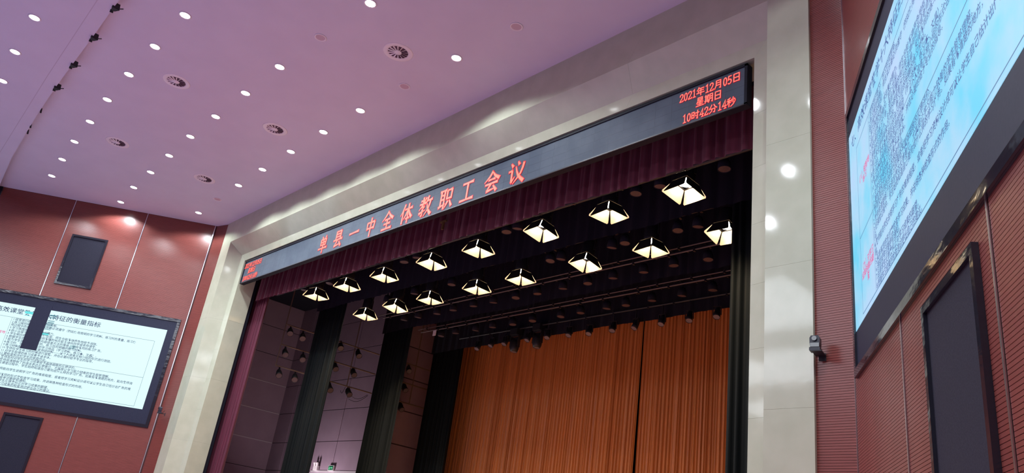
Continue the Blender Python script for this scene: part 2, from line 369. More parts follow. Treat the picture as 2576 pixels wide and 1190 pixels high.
def part_gap(sign):
    return lambda u, v: (sign * 0.06 * (1 - v) ** 1.3) * ((u if sign < 0 else 1 - u) ** 30)
tag(drape('backdrop_curtain', -9.0, 0.02, 8.6, 1.0, 9.2, 1800, 0.045, 0.105, 'gold', 51, rows=6, lean=part_gap(-1)),
    'golden satin backdrop curtain, the left half', 'curtain', 'golden backdrop curtains')
tag(drape('backdrop_curtain', 0.03, 9.0, 8.66, 1.0, 9.2, 1800, 0.045, 0.105, 'gold', 52, rows=6, lean=part_gap(1)),
    'golden satin backdrop curtain, the right half beyond the dark slit', 'curtain', 'golden backdrop curtains')

# ------------------------------------------------------------------ lettering
# strokes in a unit square: kind + points; kinds: h heng, s vertical, p left-falling, n right-falling, d dot, t rising, c even
KAI = {
 '单': 'd.30,.97 .39,.85|p.71,.99 .60,.84|s.22,.81 .24,.44|h.22,.80 .79,.81|s.79,.81 .75,.46|h.24,.63 .75,.64|h.24,.47 .76,.48|h.04,.26 .96,.29|s.50,.80 .50,.0',
 '县': 's.27,.96 .27,.46|h.27,.95 .75,.96|s.75,.96 .75,.46|h.28,.79 .74,.80|h.28,.63 .74,.64|h.05,.45 .95,.48|p.48,.45 .36,.28 .20,.11|t.20,.11 .78,.17|d.66,.34 .88,.06',
 '一': 'h.04,.49 .96,.54',
 '中': 's.17,.75 .20,.36|h.17,.74 .84,.76|s.84,.76 .81,.36|h.20,.42 .81,.43|s.50,1.0 .50,-.02',
 '全': 'p.50,1.0 .32,.76 .04,.52|n.50,.98 .70,.74 .99,.56|h.27,.55 .74,.57|h.22,.32 .77,.34|h.06,.04 .94,.07|s.50,.55 .50,.05',
 '体': 'p.32,1.0 .20,.70 .03,.46|s.21,.70 .21,-.01|h.34,.72 .97,.75|s.65,1.0 .65,-.01|p.63,.73 .50,.43 .31,.20|n.67,.73 .80,.45 1.0,.22|h.50,.21 .81,.23',
 '教': 'h.08,.84 .46,.86|s.27,1.0 .27,.68|h.01,.66 .53,.69|p.48,.96 .30,.66 .01,.38|h.14,.50 .41,.52|p.41,.52 .34,.45 .28,.40|s.28,.40 .29,.03|t.29,.03 .17,.08|t.02,.19 .50,.30|p.67,1.0 .60,.80 .50,.62|h.60,.76 .99,.79|p.87,.77 .75,.35 .44,.0|n.60,.62 .74,.28 1.0,.01',
 '职': 'h.02,.93 .50,.95|s.12,.93 .12,.16|s.38,.94 .38,.0|h.12,.71 .38,.72|h.12,.49 .38,.50|t.0,.13 .48,.25|s.58,.91 .58,.44|h.58,.90 .92,.92|s.92,.92 .91,.44|h.58,.48 .91,.49|p.68,.36 .60,.20 .46,.02|d.80,.37 .99,.05',
 '工': 'h.14,.88 .87,.91|s.50,.88 .50,.08|h.03,.06 .97,.09',
 '会': 'p.50,1.0 .32,.76 .02,.54|n.50,.98 .70,.75 1.0,.58|h.28,.60 .73,.62|h.09,.40 .91,.43|p.47,.41 .36,.26 .21,.08|t.21,.08 .78,.14|d.63,.30 .87,.02',
 '议': 'd.12,.98 .25,.82|h.01,.62 .23,.65|s.22,.64 .22,.10|t.21,.08 .40,.30|d.55,1.0 .64,.84|p.93,.88 .78,.42 .36,.02|n.44,.78 .62,.36 1.0,.01'}
SONG = {
 '年': 'c.30,1.0 .22,.80 .08,.64|c.22,.82 .92,.82|c.24,.57 .88,.57|c.24,.57 .24,.30|c.03,.30 .97,.30|c.55,.82 .55,.0',
 '月': 'c.28,.96 .27,.40 .10,.02|c.28,.95 .80,.95|c.80,.95 .80,.03 .66,.08|c.28,.68 .80,.68|c.28,.41 .80,.41',
 '日': 'c.20,.94 .20,.02|c.20,.93 .82,.93|c.82,.94 .82,.02|c.20,.50 .82,.50|c.20,.07 .82,.07',
 '星': 'c.24,1.0 .24,.60|c.24,.99 .78,.99|c.78,1.0 .78,.60|c.24,.80 .78,.80|c.24,.61 .78,.61|c.20,.55 .10,.34|c.22,.43 .88,.43|c.20,.23 .82,.23|c.03,.02 .97,.02|c.52,.60 .52,.02',
 '期': 'c.02,.82 .52,.82|c.13,.98 .13,.28|c.41,.98 .41,.28|c.13,.64 .41,.64|c.13,.46 .41,.46|c.0,.27 .54,.27|c.18,.22 .04,.02|c.34,.22 .47,.06|c.63,.95 .63,.40 .50,.02|c.63,.95 .95,.95|c.95,.95 .95,.04 .84,.08|c.63,.68 .95,.68|c.63,.42 .95,.42',
 '时': 'c.10,.88 .10,.16|c.10,.87 .38,.87|c.38,.88 .38,.16|c.10,.53 .38,.53|c.10,.20 .38,.20|c.46,.70 1.0,.70|c.82,.99 .82,.04 .68,.09|c.56,.50 .66,.30',
 '分': 'c.38,.96 .26,.70 .03,.46|c.62,.96 .76,.68 .99,.48|c.22,.48 .77,.48|c.77,.48 .73,.05 .58,.09|c.46,.48 .36,.20 .10,.0',
 '秒': 'c.40,.98 .08,.86|c.02,.68 .48,.68|c.26,.90 .26,.0|c.25,.66 .02,.28|c.28,.56 .44,.42|c.72,1.0 .72,.42|c.58,.80 .50,.52|c.86,.82 .98,.58|c.95,.50 .76,.20 .46,.0',
 '0': 'c.25,.93 .13,.82 .08,.55 .08,.40 .13,.12 .25,.02 .37,.12 .42,.40 .42,.55 .37,.82 .25,.93',
 '1': 'c.10,.80 .26,.95 .26,.02|c.10,.02 .42,.02',
 '2': 'c.07,.70 .10,.86 .24,.94 .38,.87 .42,.70 .33,.47 .06,.04|c.06,.03 .44,.03|c.44,.03 .45,.16',
 '4': 'c.34,.02 .34,.95 .04,.29 .47,.29|c.22,.02 .45,.02',
 '5': 'c.42,.93 .12,.93 .09,.50 .24,.57 .38,.50 .43,.29 .35,.09 .20,.02 .06,.10'}
PROFW = {'h': (.95, .70, 1.45), 's': (1.25, .95, 1.0), 'p': (1.25, 1.0, .30), 'n': (.45, 1.15, 1.75), 'd': (.55, 1.1, 1.55), 't': (1.35, .9, .35), 'c': (1, 1, 1)}
def strokes(txt):
    for s in txt.split('|'):
        yield s[0], [tuple(float(c) for c in p.split(',')) for p in s[1:].split(' ')]
def ribbon(b, kind, pts, wdt, ext, fn, mi, grow=0.0):
    """a brush stroke as a flat ribbon; fn maps (u, v) of the glyph square to the place on the sign"""
    P = [Vector(p) for p in pts]
    if kind in 'pn' and len(P) == 3:                     # bow the falling strokes
        a, c, d = P; P = [a, a.lerp(c, .5) + (a.lerp(c, .5) - a.lerp(d, .25)) * .3, c, c.lerp(d, .5) + (c.lerp(d, .5) - a.lerp(d, .75)) * .3, d]
    if kind in 'hs' and len(P) == 2: P = [P[0], P[0].lerp(P[1], .5), P[0].lerp(P[1], .86), P[1]]
    L = [0]
    for a, c in zip(P, P[1:]): L.append(L[-1] + (c - a).length)
    w0, w1, w2 = PROFW[kind]
    P[0] = P[0] + (P[0] - P[1]).normalized() * (grow + ext); P[-1] = P[-1] + (P[-1] - P[-2]).normalized() * (grow + ext)
    vs = []
    for i, p in enumerate(P):
        t = L[i] / L[-1]
        ww = (w0 + (w1 - w0) * t * 2) if t < .5 else (w1 + (w2 - w1) * max(0, (t - .5) * 2) ** (2.2 if kind == 'h' else 1))
        d0 = (P[i] - P[i - 1]).normalized() if i else (P[1] - P[0]).normalized()
        d1 = (P[i + 1] - P[i]).normalized() if i < len(P) - 1 else d0
        dd = d0 + d1; dd = dd.normalized() if dd.length > .2 else d0
        nn = Vector((-dd.y, dd.x)); k = 1 / max(.5, nn.dot(Vector((-d0.y, d0.x))))
        hw = (wdt * ww * .5 + grow) * k
        vs += [fn(*(p + nn * hw)), fn(*(p - nn * hw))]
    b.add(vs, [(2 * i, 2 * i + 1, 2 * i + 3, 2 * i + 2) for i in range(len(P) - 1)], mi)
def glyph(b, g, book, fx, fz, sx, sz, y, wdt, grow):
    for kd, pts in strokes(book[g]):
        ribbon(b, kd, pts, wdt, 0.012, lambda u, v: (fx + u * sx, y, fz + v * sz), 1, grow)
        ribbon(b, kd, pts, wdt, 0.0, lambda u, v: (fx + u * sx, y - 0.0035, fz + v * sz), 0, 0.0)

# ------------------------------------------------------------------ LED sign over the stage
BX, BZ0, BZ1, BY = 8.225, 7.915, 8.615, 0.41
sign = tag(empty('led_sign', (0, BY, BZ0)), 'long dark LED sign with red Chinese characters across the top of the stage', 'sign')
def sub(b, dx=0, dy=0, dz=0):                            # parts are written in world space; shift into the sign's frame
    return b.tf(lambda x, y, z: (x - dx, y - dy, z - dz))
S = (0, BY, BZ0)
sub(MB().box(-BX, BX, BY + .012, BY + .12, BZ0, BZ1), *S).build('housing', 'bezel', sign)
sub(MB().box(-8.18, 8.18, BY + .006, BY + .012, 7.945, 8.578), *S).build('display_face', 'off_led', sign); face = bpy.context.scene.collection.objects['display_face']
sub(MB().box(-BX, BX, BY - .012, BY + .012, 8.578, BZ1), *S).build('top_rail', 'bezel', sign)
sub(MB().box(-BX, BX, BY - .012, BY + .012, BZ0 + .006, 7.945), *S).build('bottom_rail', 'bezel_grey', sign)
for a in (-BX, 8.18): sub(MB().box(a, a + .045, BY - .012, BY + .012, BZ0, BZ1), *S).build('end_rail', 'bezel', sign)
mods = MB()                                              # hairline seams between the LED modules
for k in range(1, 51): mods.box(-8.18 + .3207 * k - .0015, -8.18 + .3207 * k + .0015, BY + .0045, BY + .0065, 7.945, 8.578)
for k in (1, 2, 3): mods.box(-8.18, 8.18, BY + .0045, BY + .0065, 7.945 + .158 * k - .0012, 7.945 + .158 * k + .0012)
tag(sub(mods, *S).build('module_seams', 'seam', face), kind='stuff')
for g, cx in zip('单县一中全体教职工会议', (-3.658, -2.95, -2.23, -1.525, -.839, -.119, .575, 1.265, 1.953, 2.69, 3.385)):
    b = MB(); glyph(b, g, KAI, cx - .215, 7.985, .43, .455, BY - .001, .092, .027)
    sub(b, *S).build('character', ['led_core', 'led_halo'], face)
EM = .155
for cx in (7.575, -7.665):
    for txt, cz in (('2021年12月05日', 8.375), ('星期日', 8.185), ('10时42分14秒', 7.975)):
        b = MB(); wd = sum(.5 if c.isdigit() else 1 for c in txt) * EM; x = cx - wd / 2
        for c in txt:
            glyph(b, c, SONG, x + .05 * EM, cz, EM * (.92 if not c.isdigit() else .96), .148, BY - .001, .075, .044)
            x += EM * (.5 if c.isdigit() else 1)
        sub(b, *S).build('date_line', ['led_core', 'led_halo'], face)

# ------------------------------------------------------------------ side screens with the slide
def text_mesh(body, u0, v, size, vsize=None):
    """one line of type as flat faces: returns vertices (u, v) and faces"""
    c = bpy.data.curves.new('type', 'FONT'); c.body = body; c.resolution_u = 1; c.offset = .011
    o = bpy.data.objects.new('type', c); COL.objects.link(o)
    me = bpy.data.meshes.new_from_object(o.evaluated_get(bpy.context.evaluated_depsgraph_get()))
    vs = [(u0 + q.co.x * size, v + q.co.y * (vsize or size)) for q in me.vertices]; fs = [tuple(p.vertices) for p in me.polygons]
    bpy.data.objects.remove(o); bpy.data.curves.remove(c); bpy.data.meshes.remove(me)
    return vs, fs
ROWS = [
 ('1.经常进行练习，学习时间宽裕。', 6.052), ('2.练习规则明确，师生双方都必须遵守（例如使用简明的学习资料、练习时的音量、练习使', 5.969),
 ('用过程中的规则）。', 5.890), ('3.学习氛围安静，学生集中精力。', 5.806), ('4.很少出现干扰情况，即使出现，师生也能不动声色地给予消除。', 5.724),
 ('5.学生明白练习任务，遇到不懂的地方能主动向同学或老师请教。', 5.641), ('6.根据学生的能力、主题内容或者方法的难易，安排不同的练习任务。', 5.556),
 ('7.能为学生提供有吸引力的、练习目的明确的练习材料。', 5.474), ('8.练习时，学生备有相应的学习用品（学习资料、练习本、文具）。', 5.390),
 ('9.练习材料配有相应的检查测验材料——以个人或者互相小组的形式进行测验。', 5.310), ('10.教师在学生练习的时候进行观察，并在必要时给予专业的指导。', 5.228),
 ('11.对学生取得的练习成果予以承认。', 5.143), ('12.要检查和评价学生的家庭作业。', 5.062),
 ('1.教师及时对学生的学习成果给予具体细致的反馈评价。', 4.970), ('2.教师用清楚明了的语言表达反馈意见，尤其是让学习能力较差的学生能够理解。', 4.886),
 ('3.在课堂过程中，学生始终知道自己要完成什么样的学习任务。如果有不清楚的地方，能向教师询', 4.806), ('问。', 4.726),
 ('4.教师能向学生说明学习任务的难易程度，或者把学习资料设计成可以让学生自己估计出任务的难', 4.645), ('易。', 4.565),
 ('5.采用不同的形式来检查学习成果，并说明各种检查形式的作用。', 4.484), ('6.测验或考试要提前通知。', 4.404),
 ('7.运用学生反馈来纠正对学习成果的期望。', 4.324), ('8.根据学习成果的检查测试提出自己的建议。', 4.240)]
RED = [('（八）明智地', .50, 5.64), ('练习', .74, 5.555), ('（九）对学习', .50, 4.66), ('成果明确的期', .50, 4.57), ('望', .76, 4.48)]
SW = 5.33
def draw_slide():
    body, title, pink, rules = [], [], [], []
    for t, z in ROWS: body.append(text_mesh(t, 1.15, z - .036, .0868, .084))
    title.append(text_mesh('七、高效课堂教学十大特征的衡量指标', .585 - .389, 6.225, .1945, .165))
    for t, u, z in RED: pink.append(text_mesh(t, u, z - .036, .098, .092))
    for u in (.465, 1.115, 5.085): rules.append((u - .004, u + .004, 4.195, 6.09))
    for z in (4.195, 5.012, 6.09): rules.append((.465, 5.085, z - .0045, z + .0045))
    return body, title, pink, rules
SLIDE = draw_slide()
def screen(fn, u_to_s, label, s_out, s_lit, pic, tcol, rcol, extra=None):
    o0 = Vector(fn(s_out[0], 0, 3.70)); t = tag(empty('led_screen', o0), label, 'screen', 'wall screens')
    T = lambda b: b.tf(lambda s, off, z: Vector(fn(s, off, z)) - o0)
    a0, a1 = s_out; z0, z1 = 3.67, 6.84; r = .085
    T(MB().box(a0 + r, a1 - r, 0.001, .012, z0 + r, z1 - r)).build('surround', 'panel_black', t)
    for q in ((a0, a1, z0, z0 + r), (a0, a1, z1 - r, z1), (a0, a0 + r, z0 + r, z1 - r), (a1 - r, a1, z0 + r, z1 - r)):
        T(MB().box(q[0], q[1], 0.001, .035, q[2], q[3])).build('frame_bar', 'gloss_black', t)
    disp = T(MB().box(s_lit[0], s_lit[1], .012, .016, 4.145, 6.47)).build('display', pic, t)
    def flat(lst, off):
        b = MB()
        for vs, fs in lst: b.add([(u_to_s(u), off, v) for u, v in vs], fs)
        return T(b)
    body, title, pink, rules = SLIDE
    tag(flat(body, .0185).build('slide_text', tcol, disp), kind='stuff')
    tag(flat(title, .0185).build('slide_title', tcol, disp), kind='stuff'); [tag(flat([q], .0185).build('slide_red_text', 'text_pink', disp), kind='stuff') for q in pink]
    b = MB()
    for u0, u1, v0, v1 in rules: b.add([(u_to_s(u0), .0175, v0), (u_to_s(u1), .0175, v0), (u_to_s(u1), .0175, v1), (u_to_s(u0), .0175, v1)], [(0, 1, 2, 3)])
    tag(T(b).build('table_rules', rcol, disp), kind='stuff')
    if extra: extra(T, disp)
    return t
def dead_modules(T, t):
    T(MB().box(3.80, 4.235, .013, .021, 5.268, 6.60)).build('dead_modules', 'panel_black', t)
    b = MB()
    for k, (z, h, s0) in enumerate(((6.31, .03, 3.60), (6.25, .02, 3.60), (6.155, .018, 3.60), (6.105, .022, 3.60), (6.07, .012, 3.62), (6.03, .016, 3.62), (5.985, .012, 3.62), (5.94, .010, 3.63), (5.90, .014, 3.63), (5.79, .016, 3.62), (5.735, .012, 3.64), (5.56, .012, 2.80), (5.535, .010, 2.80), (5.51, .010, 2.80), (5.485, .010, 2.82))):
        w_ = .18 if z > 5.6 else .17
        b.add([(s0, .0195, z), (s0 + w_, .0195, z), (s0 + w_, .0195, z + h), (s0, .0195, z + h)], [(0, 1, 2, 3)])
    tag(T(b).build('faulty_rows', 'glitch', t), kind='stuff')
    b = MB()
    for s0, s1, z_, h in ((4.24, 4.46, 6.26, .07), (4.24, 4.46, 6.20, .012), (3.63, 3.80, 5.75, .04)):
        b.add([(s0, .0193, z_), (s1, .0193, z_), (s1, .0193, z_ + h), (s0, .0193, z_ + h)], [(0, 1, 2, 3)])
    tag(T(b).build('cyan_fault', 'glitch2', t), kind='stuff')
screen(WL, lambda u: .52 + SW - u, 'wall screen with a dead black notch, on the left wall', (.225, 6.15), (.52, .52 + SW), 'scr_left', 'text_dark', 'rule', dead_modules)
screen(WR, lambda u: .23 + u, 'wide bluish wall screen seen steeply from below, on the right wall', (.19, 5.95), (.23, .23 + SW), 'scr_right', 'text_blue', 'rule_blue')

# ------------------------------------------------------------------ loudspeaker panels in the side walls
def speaker(fn, s0, s1, z0, z1, label):
    o0 = Vector(fn(s0, 0, z0)); t = tag(empty('wall_speaker', o0), label, 'speaker', 'loudspeaker panels in the side walls')
    T = lambda b: b.tf(lambda s, off, z: Vector(fn(s, off, z)) - o0)
    r = .06
    T(MB().box(s0 + r, s1 - r, .001, .014, z0 + r, z1 - r)).build('grille', 'grille', t)
    for q in ((s0, s1, z0, z0 + r), (s0, s1, z1 - r, z1), (s0, s0 + r, z0 + r, z1 - r), (s1 - r, s1, z0 + r, z1 - r)):
        T(MB().box(q[0], q[1], 0.001, .04, q[2], q[3])).build('frame_bar', 'gloss_black', t)
speaker(WL, 2.965, 4.0, 7.27, 8.845, 'black framed loudspeaker panel above the left wall screen')
speaker(WL, 2.965, 4.0, 1.3, 3.50, 'black framed loudspeaker panel below the left wall screen')
speaker(WR, 2.88, 4.06, 1.3, 3.50, 'tall black framed loudspeaker panel below the right wall screen')

# ------------------------------------------------------------------ two small cameras beside the arch
def ptz(loc, rz, label, cable):
    t = tag(empty('ptz_camera', loc, rz), label, 'camera', 'small black cameras beside the arch'); t.scale = (.62, .62, .62)
    b = MB()                                             # rounded turning head
    n = 14; pr = [(-.075, -.10), (.075, -.10), (.085, -.02), (.085, .075), (.06, .115), (-.06, .115), (-.085, .075), (-.085, -.02)]
    b.add([(x, -.07, z) for x, z in pr] + [(x, .07, z) for x, z in pr], [tuple(range(8)), tuple(range(8, 16))[::-1]] + [(k, 8 + k, 8 + (k + 1) % 8, (k + 1) % 8) for k in range(8)])
    head = b.build('head', 'cam_black', t)
    MB().tube((0, -.07, .055), (0, -.105, .055), .042, 16).build('lens', 'cam_glass', head)
    MB().box(-.09, .09, -.085, .085, -.155, -.10).build('foot', 'cam_black', t)
    MB().box(-.075, .075, -.08, -.072, -.09, -.02).build('face_plate', 'cam_glass', head)
    MB().box(-.05, .12, -.10, .26, -.175, -.158).box(.0, .12, .23, .26, -.26, -.12).build('bracket', 'iron', t)
    if cable: MB().path([(.05, .08, -.12), (.13, .12, -.15), (.20, .16, -.10), (.22, .2, -.03)], .009).build('cable', 'iron', t)
ptz((9.47, -.15, 4.09), .25, 'small black camera on a bracket by the right pilaster', False)
ptz((-9.50, -.28, 4.17), -.35, 'small black camera on a bracket by the left pilaster', True)

# ------------------------------------------------------------------ ceiling: downlights, vents, small spots
NEAR = [[-9.4, -0.95], [-6.31, -1.12], [-4.76, -1.19], [-3.17, -1.24], [-1.59, -1.27], [-0.04, -1.28], [3.15, -1.24]]
MID = [[-10.98, -2.73], [-9.41, -2.88], [-7.85, -2.96], [-6.31, -3.04], [-4.74, -3.12], [-3.21, -3.15], [-1.62, -3.18], [-0.05, -3.2], [3.12, -3.15]]
FAR = [[-10.98, -4.67], [-9.43, -4.8], [-7.89, -4.91], [-6.32, -4.99], [-4.77, -5.07], [-3.18, -5.12], [-1.6, -5.14], [-0.05, -5.15]]
LOW = [[-5.58, -6.97], [-3.97, -7.07], [-2.26, -7.11]]
OFF = [[-7.83, -1.05], [1.52, -3.19], [1.54, -1.26], [4.72, -1.19]]
VENT = [[-6.85, -4.17], [-6.83, -1.87], [-2.53, -4.34], [-2.5, -2.02], [2.37, -2.02]]
def downlight(lit):
    t = empty('downlight')
    MB().lathe([(.086, 0), (.114, 0), (.116, -.008), (.106, -.014), (.092, -.012), (.086, -.004)], 24).build('trim_ring', 'white_ring', t)
    MB().disc((0, 0, -.006), .088, 24).build('lens', 'down_glow' if lit else 'down_off', t)
    return t
protoL = protoO = None
def put_down(x, y, z, lit, label, group, power=1.0):
    global protoL, protoO
    p = protoL if lit else protoO
    if p is None:
        o = downlight(lit)
        if lit: protoL = o
        else: protoO = o
    else: o = copy_tree(p)
    o.location = (x, y, z); tag(o, label, 'light', group)
    if lit:
        add_light('downlight_beam', 'SPOT', (x, y, z - .03), DOWN_W * power, COOL, (x, y, 0), spot_size=2.6, spot_blend=0.3, shadow_soft_size=.09)
for row, nm, z in ((NEAR, 'in the row nearest the stage arch', ZC), (MID, 'in the middle row of the upper ceiling', ZC), (FAR, 'in the row nearest the ceiling step', ZC), (LOW, 'on the lower ceiling before the step', 9.68)):
    for i, (x, y) in enumerate(row):
        put_down(x, y, z, True, 'lit round ceiling downlight, %s %s' % (ordinal(i, len(row)), nm), 'ceiling downlights')
for (x, y), lb in zip(OFF, ('unlit round downlight near the left wall corner of the ceiling', 'unlit round downlight between two lit ones in the middle ceiling row', 'unlit round downlight just below the largest air vent in view', 'unlit round downlight furthest right on the ceiling')):
    put_down(x, y, ZC, False, lb, 'unlit ceiling downlights')
# the same rows go on over the right half of the hall, out of the frame
for yy in (-1.25, -3.17, -5.15, -7.1):
    for xx in (4.7, 6.28, 7.85, 9.42, 11.0, 12.6):
        if xx < 10 - yy * .5: add_light('downlight_beam', 'SPOT', (xx, yy, 9.6), DOWN_W * {4.7: .3, 6.28: .12, 7.85: .07, 9.42: .10, 11.0: 1.1, 12.6: 2.0}[xx], COOL, (xx, yy, 0), spot_size=2.6, spot_blend=0.3, shadow_soft_size=.09)
vent0 = None
for i, (x, y) in enumerate(VENT):
    if vent0 is None:
        o = vent0 = empty('air_vent')
        MB().lathe([(.20, .06), (.185, .03), (.190, -.004), (.205, -.012), (.27, -.010), (.285, -.004), (.286, 0), (.22, 0)], 32).build('flange', 'white_ring', o)
        MB().disc((0, 0, -.002), .19, 24).build('throat', 'vent_dark', o)
        MB().lathe([(.001, -.022), (.060, -.020), (.070, -.010)], 20).build('hub', 'white_ring', o)
        for k in range(14):
            a = 2 * PI * k / 14; c, s = math.cos(a), math.sin(a)
            def P(r, t, z): return (c * r - s * t, s * r + c * t, z)
            b = MB(); b.hexa([P(.062, -.008, -.015), P(.19, -.020, -.016), P(.19, .004, -.006), P(.062, .004, -.007), P(.062, -.006, -.012), P(.19, -.018, -.013), P(.19, .006, -.003), P(.062, .006, -.004)])
            b.build('blade', 'white_ring', o)
    else: o = copy_tree(vent0)
    o.location = (x, y, ZC); o.rotation_euler.z = i * .3
    tag(o, ('round swirl air vent furthest left in the view', 'round swirl air vent closest to the left end of the stage arch', 'round swirl air vent nearest the ceiling step and black spots', 'round swirl air vent in the pink middle of the ceiling', 'largest round swirl air vent, at the top of the view')[i], 'vent', 'round air vents')
PEEK = [[-0.59, -6.19], [-1.96, -6.15], [-3.41, -6.12], [-4.77, -6.09], [-6.3, -6.03], [-7.42, -5.99], [-7.87, -5.95]]
pk = None
for i, (x, y) in enumerate(PEEK):
    sm = i > 3
    if sm:
        o = tag(MB().tube((0, .01, .10), (0, .03, -.035), .022, 8).build('ceiling_spot_tip', 'iron'), 'tiny black spot tip in the ceiling step, %s of three' % ('nearest', 'middle', 'furthest')[i - 4], 'spotlight', 'black spots in the ceiling step')
    else:
        if pk is None:
            o = pk = empty('ceiling_spot')
            b = MB(); b.hexa([(-.03, -.02, -.03), (.10, -.05, -.03), (.10, .11, -.03), (-.03, .05, -.03), (-.03, -.02, .12), (.08, -.04, .12), (.08, .09, .12), (-.03, .05, .12)]); b.build('body', 'iron', o)
            MB().tube((-.07, 0, .10), (-.13, .01, -.03), .035, 10).build('snout', 'iron', o)
            MB().tube((.09, .08, .0), (.15, .16, .02), .012, 6).build('handle', 'iron', o)
            MB().box(-.02, .08, -.035, -.02, .1, .24).build('yoke', 'iron', o)
        else: o = copy_tree(pk)
        tag(o, 'small black spotlight in the ceiling step, %s' % ('nearest the top edge of the view', 'second from the top of the view', 'third from the top of the view', 'fourth from the top of the view')[i], 'spotlight', 'black spots in the ceiling step')
    o.location = (x, y + .0, 9.66); o.scale = (.85, .85, .85)

# ------------------------------------------------------------------ stage lighting
def batten(y, z, x0, x1, r, label, m='pipe', name='pipe_batten'):
    t = tag(empty(name, (0, y, z)), label, 'pipe', 'pipes over the stage')
    MB().tube((x0, 0, 0), (x1, 0, 0), r, 8).build('pipe', m, t)
    n = 6
    for k in range(n):
        x = x0 + .4 + (x1 - x0 - .8) * k / (n - 1)
        MB().tube((x, 0, 0), (x, 0, 10.195 - z), .006, 4).build('cable', 'iron', t)
    for k in range(14):
        x = x0 + .2 + (x1 - x0 - .5) * (k + random.uniform(.2, .8)) / 14
        MB().box(x - .02, x + .02, -.03, .03, -.045, .03).build('clip', 'iron', t)
    return t
batten(1.32, 7.80, -7.6, 8.6, .045, 'dark conduit along the foot of the burgundy valance', 'iron', 'conduit')
batten(1.66, 8.16, -7.9, 8.2, .03, 'pipe carrying the front row of lit stage lamps', 'iron')
batten(3.36, 8.16, -6.2, 8.2, .03, 'pipe carrying the second row of lit stage lamps', 'iron')
batten(3.98, 7.80, -6.2, 6.3, .014, 'thin pipe, the front one of the pair behind the second lamp row')
batten(4.15, 7.78, -6.25, 6.4, .018, 'thin pipe, the rear one of the pair behind the second lamp row')
batten(4.70, 8.08, -6.2, 8.2, .03, 'pipe carrying the front row of unlit round lamps', 'iron')
batten(5.46, 7.80, -6.2, 6.3, .014, 'thin pipe, the front one of the pair before the rear unlit lamps')
batten(5.68, 7.80, -6.35, 6.5, .018, 'thin pipe with a white tag at its left end')
batten(6.28, 8.08, -6.2, 8.2, .03, 'pipe carrying the rear row of unlit round lamps', 'iron')
batten(7.10, 8.00, -6.2, 8.2, .03, 'pipe carrying the dark spots before the golden curtain', 'iron')
tag(MB().box(-5.72, -5.58, 5.672, 5.688, 7.62, 7.80).build('tag_card', 'white_paint'), 'small white card hanging from a thin stage pipe, left', 'card')
# lit barn-door lamps
def fresnel():
    t = empty('barn_door_lamp')
    MB().lathe([(.001, .36), (.11, .35), (.145, .28), (.15, .05), (.155, .0), (.145, .0)], 20).build('housing', 'iron', t)
    MB().disc((0, 0, .004), .146, 24).build('lens', 'fres_glow', t)
    f = MB()
    for q in ((-.165, .165, -.165, -.145), (-.165, .165, .145, .165), (-.165, -.145, -.145, .145), (.145, .165, -.145, .145)): f.box(q[0], q[1], q[2], q[3], -.012, .0)
    f.build('colour_frame', 'iron', t)
    for k in range(4):
        a = k * PI / 2; c, s = math.cos(a), math.sin(a)
        fl = (0.58, 0.57, 0.33, 0.38)[k] + random.uniform(-.03, .03); dr, dz = math.sin(fl), math.cos(fl)
        def P(x, l, off): 
            y = .155 + l * dr + off * dz; z = -.012 - l * dz + off * dr
            return (c * x - s * y, s * x + c * y, z)
        b = MB()
        w0, w1, L = .150, (.245, .24, .225, .235)[k], (.25, .25, .26, .25)[k]
        # inner face in the pale glare colour, outer face black
        vi = [P(-w0, .01, 0), P(w0, .01, 0), P(w1, L * .90, 0), (P(w1 - .012, L, 0)), P(-w1 + .012, L, 0), P(-w1, L * .90, 0)]
        vo = [P(-w0, .01, .006), P(w0, .01, .006), P(w1, L * .90, .006), P(w1 - .012, L, .006), P(-w1 + .012, L, .006), P(-w1, L * .90, .006)]
        b.add(vi, [(5, 4, 3, 2, 1, 0)], 0); b.add(vo, [(0, 1, 2, 3, 4, 5)], 1)
        b.add(vi + vo, [(i, (i + 1) % 6, 6 + (i + 1) % 6, 6 + i) for i in range(6)], 1)
        b.build('barn_door', ['leaf_glare', 'iron'], t)
    y = MB()
    y.box(-.19, -.17, -.02, .02, .12, .37).box(.17, .19, -.02, .02, .12, .37).box(-.19, .19, -.02, .02, .36, .375); y.build('yoke', 'iron', t)
    MB().box(-.03, .03, -.03, .03, .37, .385).build('clamp', 'iron', t)
    return t
FRES1 = [[-5.82, 1.63], [-4.2, 1.61], [-2.54, 1.65], [-0.63, 1.66], [0.98, 1.68], [2.91, 1.69], [4.61, 1.71], [6.28, 1.71]]
FRES2 = [[-6.0, 3.40], [-4.38, 3.33], [-2.84, 3.33], [-0.97, 3.34], [0.57, 3.36], [2.58, 3.38], [4.28, 3.4], [5.92, 3.48]]
YAW = {0: [.16, .05, .04, .0, -.04, -.06, -.12, -.10], 1: [.10, .10, .04, .03, .0, -.05, -.10, .06]}
TILT = {0: [.0, .0, .0, .06, .0, .16, .0, .16], 1: [.05, .12, .0, .0, .0, .16, .0, .16]}
f0 = None
for r, row in enumerate((FRES1, FRES2)):
    for i, (x, y) in enumerate(row):
        if f0 is None: o = f0 = fresnel()
        else: o = copy_tree(f0)
        o.location = (x, y, 7.78); o.rotation_euler = (-TILT[r][i], 0, YAW[r][i])
        tag(o, 'lit warm stage lamp with four barn doors, %s in the %s row' % (ordinal(i, 8), ('front', 'second')[r]), 'stage lamp', 'lit barn-door lamps')
        add_light('lamp_beam', 'SPOT', (x, y, 7.76), STAGE_W, (1.0, 0.72, 0.44), (x * .97, y + (2.2 if r else 3.0), 1.0), spot_size=1.35, spot_blend=0.9, shadow_soft_size=.12)
